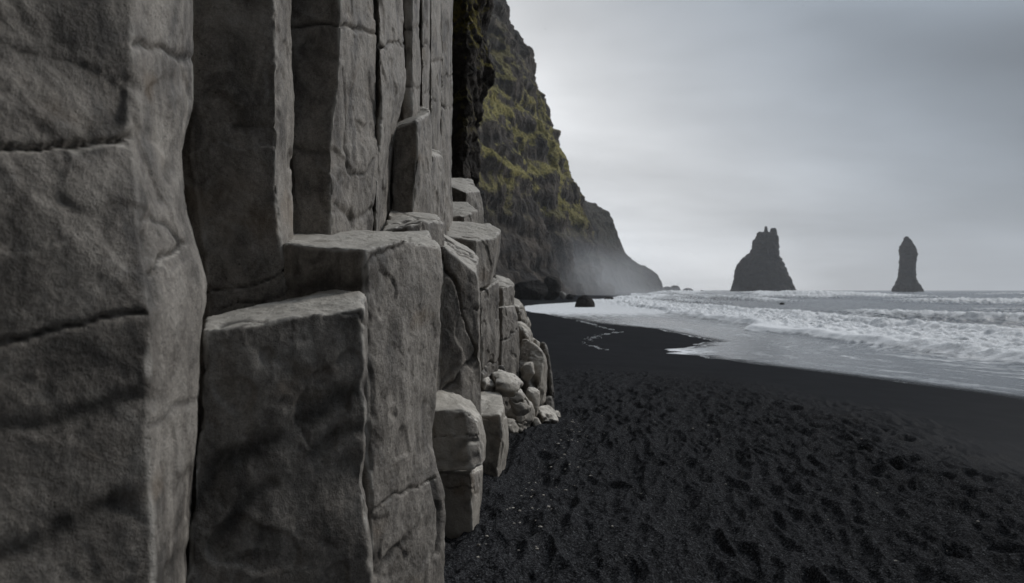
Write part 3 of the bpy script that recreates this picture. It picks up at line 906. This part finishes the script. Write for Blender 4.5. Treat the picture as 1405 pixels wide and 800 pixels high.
rock('broken_column', 'small notched ledge between the big block and the tall pale column', 'basalt column', BG,
     [[pt(525, 318, 4.15), G(525, 4.15)], [pt(562, 309, 4.10), G(562, 4.10)], [pt(580, 302, 4.15), G(580, 4.15)], [pt(609, 303, 4.5), pt(609, 340, 4.5), G(606, 4.5)], [pt(600, 295, 4.8), G(600, 5)], [pt(535, 284, 4.75), G(535, 5)]], smooth=2,
     cracks=[([(536, 306), (556, 308), (572, 300)], 2.0, .02)])

# the two big foreground blocks
rock('broken_column', 'largest pale block with a flat top, standing tall in the centre foreground', 'basalt column', BG,
     [[pt(386, 332, 2.92), pt(388, 400, 2.92), G(390, 2.92)],
      [pt(430, 338, 2.86), G(440, 2.86)],
      [pt(503, 341, 2.80), pt(503, 420, 2.80), pt(505, 560, 2.80), pt(510, 700, 2.80), pt(512, 800, 2.8), G(512, 2.80)],
      [pt(552, 326, 3.05), pt(556, 500, 3.05), pt(560, 800, 3.05), G(560, 3.05)],
      [pt(604, 338, 3.45), pt(608, 370, 3.45), pt(607, 430, 3.45), pt(600, 520, 3.45), pt(594, 590, 3.45), pt(600, 640, 3.42), pt(613, 680, 3.40), pt(611, 740, 3.4), pt(607, 800, 3.4), G(607, 3.4)],
      [pt(588, 316, 3.85), G(588, 3.9)], [pt(500, 315, 3.75), G(500, 3.8)], [pt(400, 320, 3.45), G(400, 3.5)]], rows=70, voxel=0.0100, smooth=2,
     cracks=[([(508, 702), (535, 688), (570, 668), (600, 655)], 2.0, .014), ([(500, 366), (512, 352), (530, 346), (560, 330)], 3.0, .010), ([(596, 660), (604, 700), (600, 760)], 4, .02)],
     stains=[([(520, 778), (558, 742)], 5, .010, .95), ([(585, 560), (590, 610)], 9, .012, .45), ([(395, 390), (500, 385)], 10, .006, .6), ([(508, 470), (510, 640)], 5, .004, .5)])
rock('broken_column', 'wide block with a sloping top and diagonal dark bands below the largest block', 'basalt column', BG,
     [[pt(277, 452, 2.25), pt(277, 500, 2.25), pt(270, 600, 2.24), pt(262, 700, 2.22), pt(255, 800, 2.21), G(250, 2.21)],
      [pt(340, 444, 2.32), pt(345, 600, 2.31), G(340, 2.30)],
      [pt(430, 428, 2.43), pt(430, 600, 2.42), G(430, 2.42)],
      [pt(500, 424, 2.52), pt(499, 480, 2.52), pt(504, 600, 2.52), pt(500, 660, 2.52), pt(510, 800, 2.52), G(510, 2.52)],
      [pt(502, 402, 2.76), pt(504, 600, 2.74), G(504, 2.74)], [pt(496, 393, 2.88), G(490, 2.9)], [pt(400, 406, 2.85), G(400, 2.85)], [pt(283, 431, 2.6), G(280, 2.6)]], rows=60, voxel=0.0095, smooth=2,
     cracks=[([(276, 470), (278, 500), (268, 620)], 2, .01), ([(300, 446), (330, 440), (365, 436)], 2.5, .008), ([(470, 430), (492, 428), (500, 446)], 3.0, .010)],
     stains=[([(258, 705), (300, 645), (345, 620), (430, 575), (500, 535)], 16, .018, .88), ([(290, 745), (330, 700), (370, 664)], 12, .014, .75), ([(430, 625), (470, 598), (500, 596)], 10, .012, .6),
             ([(480, 640), (500, 660)], 14, .01, .5)])

rock('broken_column', 'pale split column with a steep diagonal crack just right of the largest block', 'basalt column', BG,
     [[pt(588, 340, 4.5), G(588, 4.5)],
      [pt(610, 336, 4.42), pt(604, 430, 4.42), pt(602, 520, 4.42), G(602, 4.45)],
      [pt(632, 356, 4.5), pt(634, 440, 4.5), pt(634, 536, 4.5), G(634, 4.5)],
      [pt(655, 374, 4.6), pt(658, 420, 4.6), pt(661, 480, 4.6), pt(661, 525, 4.75), G(655, 4.8)],
      [pt(657, 352, 5.2), G(655, 5.4)], [pt(636, 334, 5.6), G(636, 5.8)], [pt(605, 317, 5.4), G(605, 5.8)]], rows=40, voxel=0.0105, smooth=2,
     cracks=[([(607, 352), (612, 372), (632, 400), (636, 430), (646, 462), (658, 492)], 2.2, .03), ([(638, 424), (658, 426)], 1.2, .012), ([(598, 548), (625, 520), (655, 488)], 3, .02), ([(608, 326), (630, 344), (652, 350)], 2, .02)],
     stains=[([(600, 530), (625, 508)], 5, .01, .6)])

rock('broken_column', 'rounded block jutting out over the sand with a flat tilted top', 'basalt column', BG,
     [[pt(600, 322, 6.32), pt(600, 400, 6.32)], [pt(652, 330, 6.22), pt(656, 398, 6.22)], [pt(680, 326, 6.52), pt(680, 350, 6.52), pt(672, 392, 6.52)], [pt(686, 316, 6.82), pt(686, 350, 6.82), pt(680, 378, 6.82)],
      [pt(672, 306, 7.22), pt(672, 378, 7.22)], [pt(610, 303, 7.02), pt(610, 380, 7.02)]], smooth=2, rows=20)
rock('broken_column', 'column stub directly beneath the jutting rounded block', 'basalt column', BG,
     [[pt(640, 402, 6.42), G(640, 6.47)], [pt(660, 400, 6.32), pt(662, 500, 6.37), G(660, 6.42)], [pt(684, 384, 6.72), pt(686, 440, 6.72), pt(684, 490, 6.72), G(680, 6.77)], [pt(680, 380, 7.22), G(680, 7.32)], [pt(640, 385, 7.12), G(640, 7.22)]], smooth=2,
     cracks=[([(660, 512), (672, 500), (686, 494)], 3, .03)])
rock('broken_column', 'squared pale block set back behind the column stub', 'basalt column', BG,
     [[pt(676, 396, 8.10), pt(676, 425, 8.10)], [pt(690, 394, 8.00), pt(691, 421, 8.00)], [pt(708, 390, 8.40), pt(706, 420, 8.40)], [pt(700, 381, 8.90), pt(700, 415, 8.90)], [pt(680, 377, 8.80), pt(680, 410, 8.80)]], smooth=2)
rock('broken_column', 'tall angular stub rising from the boulders behind the jutting block', 'basalt column', BG,
     [[pt(672, 424, 8.00), G(672, 8.00)], [pt(690, 421, 7.90), pt(688, 500, 7.90), G(690, 8.00)], [pt(706, 419, 8.30), pt(712, 440, 8.30), pt(713, 490, 8.30), G(713, 8.30)], [pt(705, 412, 9.00), G(710, 9.30)], [pt(676, 410, 8.90), G(676, 9.30)]], smooth=2,
     cracks=[([(682, 470), (710, 452)], 2, .015)])
rock('broken_column', 'dark fronted block with a peaked top under the mossy overhang', 'basalt column', BG,
     [[pt(604, 249, 8.6), G(604, 8.6)], [pt(640, 264, 8.4), pt(640, 300, 8.4), G(640, 8.4)], [pt(659, 262, 8.9), pt(663, 285, 8.9), G(662, 8.9)], [pt(648, 245, 9.5), G(650, 9.6)], [pt(612, 242, 9.3), G(612, 9.5)]], smooth=2,
     stains=[([(612, 262), (622, 270), (634, 278)], 9, .01, .9)])
rock('broken_column', 'low bright topped block wedged below the dark fronted block', 'basalt column', BG,
     [[pt(604, 297, 7.6), G(604, 7.6)], [pt(638, 296, 7.5), G(638, 7.5)], [pt(656, 288, 7.9), G(657, 7.9)], [pt(642, 277, 8.3), G(645, 8.3)], [pt(608, 275, 8.2), G(608, 8.3)]], smooth=2)

# lower steps
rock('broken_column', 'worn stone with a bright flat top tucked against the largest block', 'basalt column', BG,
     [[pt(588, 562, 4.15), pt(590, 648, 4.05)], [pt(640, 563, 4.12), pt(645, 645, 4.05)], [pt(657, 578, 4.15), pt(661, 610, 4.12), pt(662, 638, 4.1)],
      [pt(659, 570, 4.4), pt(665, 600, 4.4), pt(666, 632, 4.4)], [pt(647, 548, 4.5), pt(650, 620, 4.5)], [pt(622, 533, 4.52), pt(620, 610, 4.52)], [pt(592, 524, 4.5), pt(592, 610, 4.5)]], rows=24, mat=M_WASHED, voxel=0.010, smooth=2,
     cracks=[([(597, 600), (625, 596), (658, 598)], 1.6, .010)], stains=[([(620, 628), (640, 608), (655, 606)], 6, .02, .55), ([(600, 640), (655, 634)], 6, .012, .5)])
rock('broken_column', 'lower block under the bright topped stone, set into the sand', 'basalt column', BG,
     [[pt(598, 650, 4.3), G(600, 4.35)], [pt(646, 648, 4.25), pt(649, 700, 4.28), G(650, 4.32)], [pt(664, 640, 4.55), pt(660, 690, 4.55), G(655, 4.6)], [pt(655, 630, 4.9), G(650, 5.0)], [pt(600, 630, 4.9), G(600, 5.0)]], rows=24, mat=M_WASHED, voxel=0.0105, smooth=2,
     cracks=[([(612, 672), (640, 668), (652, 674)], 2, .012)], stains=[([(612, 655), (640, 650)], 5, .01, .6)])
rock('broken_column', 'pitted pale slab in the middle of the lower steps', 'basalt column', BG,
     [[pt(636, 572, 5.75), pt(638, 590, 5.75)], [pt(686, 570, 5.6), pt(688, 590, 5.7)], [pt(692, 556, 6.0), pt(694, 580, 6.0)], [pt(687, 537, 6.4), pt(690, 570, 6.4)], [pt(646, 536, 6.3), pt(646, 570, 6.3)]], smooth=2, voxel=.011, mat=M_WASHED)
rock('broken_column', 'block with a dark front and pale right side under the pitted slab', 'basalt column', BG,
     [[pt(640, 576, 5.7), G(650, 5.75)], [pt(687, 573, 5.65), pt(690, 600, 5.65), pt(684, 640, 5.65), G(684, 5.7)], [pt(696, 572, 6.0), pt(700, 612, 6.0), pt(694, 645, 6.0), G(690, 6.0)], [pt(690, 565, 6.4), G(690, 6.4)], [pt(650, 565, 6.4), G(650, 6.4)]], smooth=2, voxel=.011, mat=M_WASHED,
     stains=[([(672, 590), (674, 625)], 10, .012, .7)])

BL = [((660, 724, 510, 552), 6.45, .7, -0.45, 'smooth tan boulder lying above the pitted slab', 1.9, 10),
      ((690, 734, 534, 574), 7.0, .6, -0.35, 'wedge shaped stone between the tan boulder and the low block', 2.0, 26),
      ((690, 734, 556, 600), 7.45, .6, 0.12, 'low block with a pale top edge resting on the sand', 3.6, 22),
      ((719, 746, 526, 592), 7.9, .5, 0.25, 'upright pale stone standing beside the low block', 2.6, 24),
      ((730, 772, 558, 596), 8.0, .7, -0.35, 'low rounded pitted boulder farthest out on the sand', 1.8, 12),
      ((688, 714, 576, 598), 7.3, .3, -0.2, 'small stone half buried under the low block', 2.0, 14),
      ((700, 756, 468, 600), 8.6, 1.3, -0.30, 'big rounded boulder with dark hollow, tallest of the boulders by the sand', 3.4, 18),
      ((735, 769, 478, 600), 9.3, 1.0, -0.55, 'dark mottled rock behind the big rounded boulder', 2.6, 30),
      ((700, 738, 446, 500), 9.2, 1.0, -0.45, 'rounded brown boulder stacked above the big rounded boulder', 2.4, 14),
      ((696, 730, 412, 470), 9.9, 1.0, -0.75, 'topmost boulder of the heap, with a hollow in its side', 2.2, 20)]
HOL = {6: ([([(732, 520), (742, 540), (745, 580)], 6, .04)], [([(716, 515), (728, 512), (736, 530)], 7, .05, .7), ([(708, 525), (712, 545)], 5, .04, .6)]),
       7: ([([(742, 500), (752, 530), (750, 560)], 3, .05)], [([(752, 545), (762, 550)], 8, .05, .8)]),
       2: ([([(694, 572), (715, 580), (733, 584)], 2, .02)], [([(700, 582), (712, 590), (724, 592)], 4, .02, .6)]),
       4: ([([(742, 575), (760, 570)], 2, .02)], [([(752, 574), (756, 578)], 3, .02, .5)]),
       8: ([([(706, 468), (722, 466), (736, 474)], 2, .03)], [([(712, 476), (730, 480)], 3, .03, .6)]),
       9: ([([(704, 430), (716, 426)], 2, .02)], [([(714, 440), (720, 446), (718, 455)], 4.5, .05, .7)]),
       1: ([([(694, 549), (732, 552)], 1.6, .02)], [])}
for i, (box, Y, dp, tl, lab, sq, cu) in enumerate(BL):
    ck, bnd = HOL.get(i, ([], []))
    boulder('boulder', lab, 'boulder', SG, box, Y, dp, seed=120 + i * 3, cuts=cu, voxel=0.013, tilt=tl, squash=sq, amp=1.5, mat=M_BASALT_DARK if i == 7 else M_WASHED,
            cracks=ck, stains=bnd)
RB = [((652, 680, 520, 546), 6.35, .4, 'angular grey fragment wedged at the back of the pitted slab'),
      ((678, 702, 500, 524), 7.6, .4, 'small dark fragment under the foot of the tall angular stub'),
      ((708, 728, 548, 572), 7.7, .35, 'pale wedge shaped fragment between the upright stone and the low block'),
      ((728, 748, 572, 594), 7.8, .3, 'broken slab leaning against the low pitted boulder'),
      ((744, 762, 544, 570), 8.7, .4, 'dark angular fragment above the low pitted boulder'),
      ((756, 774, 566, 582), 8.6, .3, 'small outermost fragment behind the low pitted boulder'),
      ((712, 738, 492, 520), 8.3, .4, 'pale angular block set on the near side of the big rounded boulder'),
      ((724, 746, 460, 484), 9.4, .4, 'small pale block right of the rounded brown boulder'),
      ((716, 733, 430, 452), 10.0, .4, 'small angular stone right of the topmost boulder')]
for i, (box, Y, dp, lab) in enumerate(RB):
    boulder('rubble_stone', lab, 'stone', 'broken fragments among the boulders', (box[0], box[1], box[2], box[3] + 8), Y, dp, seed=700 + i, cuts=26, voxel=0.012,
            tilt=random.Random(i).uniform(-.4, .3), squash=3.2, hmin=.5, amp=1.1, mat=M_BASALT_DARK if i in (1, 4) else M_WASHED)
boulder('stone', 'small flat white stone lying alone on the black sand', 'stone', None, (774, 798, 586, 598), 7.9, .14, seed=301, cuts=8, voxel=.006, mat=None, amp=.5, rs=.4, squash=2.0, tilt=-.2)
bpy.data.objects['stone'].data.materials[0] = basalt('pale_stone', 2.2)
rnd = random.Random(77)
bm = bmesh.new()
for _ in range(230):
    if rnd.random() < 0.6:
        t_ = rnd.random()
        x, y = -0.25 + 1.0 * t_ + abs(rnd.gauss(0, .22)), 3.9 + 4.6 * t_ + rnd.gauss(0, .15)
    else:
        x, y = rnd.uniform(-.2, 4), rnd.uniform(3.0, 9)
    z = float(beach_height(np.array([x]), np.array([y]))[0][0])
    r = rnd.choice((.004, .006, .006, .009, .013)) * rnd.uniform(.7, 1.3)
    q = bmesh.ops.create_icosphere(bm, subdivisions=1, radius=1)['verts']
    a, b, c = rnd.uniform(.7, 1.4), rnd.uniform(.7, 1.4), rnd.uniform(.4, .8)
    for v in q:
        k = rnd.uniform(.8, 1.15)
        v.co = Vector((x + v.co.x * r * a * k, y + v.co.y * r * b * k, z + r * .3 + v.co.z * r * c * k))
me = bpy.data.meshes.new('pebbles'); bm.to_mesh(me); bm.free()
me.materials.append(M_BASALT)
o = bpy.data.objects.new('pebbles', me); COL.objects.link(o)
tag(o, 'scattered small pebbles and chips on the black sand', 'pebbles', kind='stuff')


# ---------------------------------------------------------------- foam left on the sand
def foam_patch(name, label, path, n, spread, size, seed):
    rnd = np.random.default_rng(seed)
    pts = []
    for (px, py, dz) in path:
        H = HC - dz
        Y = H * FPX / (py - CY)
        pts.append(((px - CX) / FPX * Y, Y))
    pts = np.array(pts)
    L = np.r_[0, np.cumsum(np.linalg.norm(np.diff(pts, axis=0), axis=1))]
    t = rnd.uniform(0, L[-1], n * 3)
    gate = perlin(np.stack([t * 1.1, t * 0 + seed, t * 0], 1), 5) + 0.5 * perlin(np.stack([t * 4, t * 0 + seed, t * 0], 1), 6)
    t = t[gate > rnd.uniform(-.05, .25, len(t))][:n]
    n = len(t)
    X = np.interp(t, L, pts[:, 0]) + rnd.normal(0, spread, n)
    Y = np.interp(t, L, pts[:, 1]) + rnd.normal(0, spread * 1.6, n)
    z, _, _ = beach_height(X, Y)
    bm = bmesh.new()
    for x, y, zz in zip(X, Y, z):
        r = size * rnd.uniform(.4, 1.6)
        a = rnd.uniform(0, 6.28)
        ring = []
        for k in range(7):
            q = a + 2 * math.pi * k / 7
            rr = r * rnd.uniform(.6, 1.2)
            ring.append(bm.verts.new((x + rr * math.cos(q), y + rr * 1.5 * math.sin(q), zz - 0.004)))
        topv = bm.verts.new((x, y, zz + r * .45))
        for k in range(7):
            bm.faces.new((ring[k], ring[(k + 1) % 7], topv))
        bm.faces.new(ring[::-1])
    me = bpy.data.meshes.new(name)
    bm.to_mesh(me); bm.free()
    me.materials.append(M_FOAM)
    me.shade_smooth()
    o = bpy.data.objects.new(name, me)
    COL.objects.link(o)
    return tag(o, label, 'foam', kind='stuff')


M_FOAM, _t = new_mat('foam')
_c = _t.mixc(_t.noise(_t.n('ShaderNodeNewGeometry').outputs['Position'], 14, 4), c4(.55, .56, .57), c4(.85, .86, .87))
_t.n('ShaderNodeOutputMaterial', {0: _t.n('ShaderNodeBsdfPrincipled', {'Base Color': _c, 'Roughness': 0.7}).outputs[0]})


def zline(path):
    """photo pixels of a line on the sand -> with the local sand height by iteration"""
    out = []
    for (px, py) in path:
        dz = -0.15
        for _ in range(6):
            Y = (HC - dz) * FPX / (py - CY)
            dz = float(beach_height(np.array([(px - CX) / FPX * Y]), np.array([Y]), False)[0][0])
        out.append((px, py, dz))
    return out


foam_patch('foam', 'broken curved line of white foam flecks left on the wet sand', zline([(852, 455), (830, 459), (812, 464), (801, 470), (808, 474), (824, 479), (845, 484)]), 330, .07, .022, 3)
foam_patch('foam', 'thin white foam line crossing the sand behind the boulder heap', zline([(714, 420), (740, 421), (765, 424), (800, 428)]), 380, .18, .05, 4)
foam_patch('foam', 'faint foam streak between the curved flecks and the surf', zline([(795, 440), (815, 446), (838, 452)]), 160, .12, .04, 5)

# ---------------------------------------------------------------- seabirds
m_b, _t = new_mat('seabird_plumage')
_t.n('ShaderNodeOutputMaterial', {0: _t.n('ShaderNodeBsdfPrincipled', {'Base Color': c4(.10, .10, .11), 'Roughness': 0.8}).outputs[0]})


def bird_body():
    bm = bmesh.new()
    n = 8
    prof = [(-.30, .01, .0), (-.22, .05, 0), (-.08, .075, 0), (.08, .07, .01), (.17, .04, .03), (.22, .045, .04), (.27, .02, .035), (.32, .004, .025)]
    rings = [[bm.verts.new((r * math.cos(2 * math.pi * k / n), y, z + r * math.sin(2 * math.pi * k / n))) for k in range(n)] for (y, r, z) in prof]
    for a, b in zip(rings[:-1], rings[1:]):
        for k in range(n):
            bm.faces.new((a[k], a[(k + 1) % n], b[(k + 1) % n], b[k]))
    bm.faces.new(rings[0]); bm.faces.new(rings[-1])
    return bm


def bird_wing(s):
    bm = bmesh.new()
    prev = None
    for (x, y1, y0, z, th) in [(0.03, .10, -.10, .02, .03), (.28, .13, -.05, .14, .02), (.55, .06, -.06, .10, .012), (.72, -.06, -.10, .02, .006)]:
        q = [bm.verts.new((s * x, y1, z)), bm.verts.new((s * x, (y0 + y1) / 2, z + th)), bm.verts.new((s * x, y0, z)), bm.verts.new((s * x, (y0 + y1) / 2, z - th))]
        if prev:
            for k in range(4):
                bm.faces.new((prev[k], prev[(k + 1) % 4], q[(k + 1) % 4], q[k]))
        else:
            bm.faces.new(q)
        prev = q
    bm.faces.new(prev)
    return bm


def bm_obj(name, bm, mat):
    bmesh.ops.recalc_face_normals(bm, faces=bm.faces)
    me = bpy.data.meshes.new(name)
    bm.to_mesh(me); bm.free()
    me.materials.append(mat)
    o = bpy.data.objects.new(name, me)
    COL.objects.link(o)
    return o


bird0 = tag(bm_obj('seabird', bird_body(), m_b), 'tiny dark seabird gliding just right of the cliff top', 'bird', 'seabirds in the sky')
for sg in (-1, 1):
    child_of(bm_obj('wing', bird_wing(sg), m_b), bird0)
bird0.location = pt(748, 40, 420); bird0.rotation_euler = (0, .2, 1.0)
for (px, py, Y, rz, lab) in [(789, 102, 450, 2.0, 'tiny dark seabird gliding beside the middle of the cliff slope'),
                             (821, 222, 480, .4, 'tiny dark seabird lowest in the sky beside the cliff slope'),
                             (1102, 8, 430, 1.4, 'tiny dark seabird near the top edge above the broad stack'),
                             (1272, 83, 460, -.6, 'tiny dark seabird high above the slender stack')]:
    b = bird0.copy()
    b.location = pt(px, py, Y)
    b.rotation_euler = (0, .15, rz)
    b['label'] = lab
    COL.objects.link(b)
    for ch in bird0.children:
        c_ = ch.copy()
        COL.objects.link(c_)
        c_.parent = b


# ---------------------------------------------------------------- haze and spray
def vol_mat(name, dens, col=(0.93, 0.96, 1.0)):
    m, t = new_mat(name)
    v = t.n('ShaderNodeVolumePrincipled', {'Color': c4(*col), 'Density': dens, 'Anisotropy': 0.2})
    t.n('ShaderNodeOutputMaterial', {1: v.outputs[0]})
    return m


def spray_mat(name, dens, c, r):
    m, t = new_mat(name)
    pos = t.n('ShaderNodeNewGeometry').outputs['Position']
    q = t.n('ShaderNodeVectorMath', {0: pos, 1: c}, operation='SUBTRACT').outputs[0]
    q = t.n('ShaderNodeVectorMath', {0: q, 1: r}, operation='DIVIDE').outputs[0]
    ln = t.n('ShaderNodeVectorMath', {0: q}, operation='LENGTH').outputs[1]
    nz_ = t.noise(pos, 0.05, 3, 0.6)
    f = t.math('MULTIPLY', t.ramp(t.math('ADD', ln, t.math('MULTIPLY', t.math('SUBTRACT', nz_, 0.5), 0.9)), 1.0, 0.15), dens)
    v = t.n('ShaderNodeVolumePrincipled', {'Color': c4(.95, .97, 1.0), 'Density': f, 'Anisotropy': 0.2})
    t.n('ShaderNodeOutputMaterial', {1: v.outputs[0]})
    return m


bm = bmesh.new()
bmesh.ops.create_cube(bm, size=1)
for v in bm.verts:
    v.co = Vector((v.co.x * 7400, v.co.y * 7400, -6 if v.co.z < 0 else 260))
me = bpy.data.meshes.new('haze'); bm.to_mesh(me); bm.free()
me.materials.append(vol_mat('haze_air', 0.00020))
hz = bpy.data.objects.new('haze', me); COL.objects.link(hz)
tag(hz, 'thin sea haze over the whole bay', 'haze', kind='stuff')

for i, (px, py, Y, rx, ry, rz, dn) in enumerate([(795, 396, 225, 30, 50, 22, .016), (845, 402, 330, 50, 80, 24, .0025), (915, 405, 420, 50, 90, 7, .004)]):
    bm = bmesh.new()
    bmesh.ops.create_icosphere(bm, subdivisions=4, radius=1)
    c = pt(px, py, Y)
    for v in bm.verts:
        v.co = Vector((c[0] + v.co.x * rx, c[1] + v.co.y * ry, c[2] + v.co.z * rz))
    me = bpy.data.meshes.new('sea_spray'); bm.to_mesh(me); bm.free()
    me.materials.append(spray_mat('spray_air', dn, c, (rx, ry, rz)))
    o = bpy.data.objects.new('sea_spray', me); COL.objects.link(o)
    tag(o, ['pale sea spray drifting up the foot of the cliff', 'pale sea spray in front of the farther headland', 'low pale spray over the surf off the headland tip'][i], 'spray', kind='stuff')
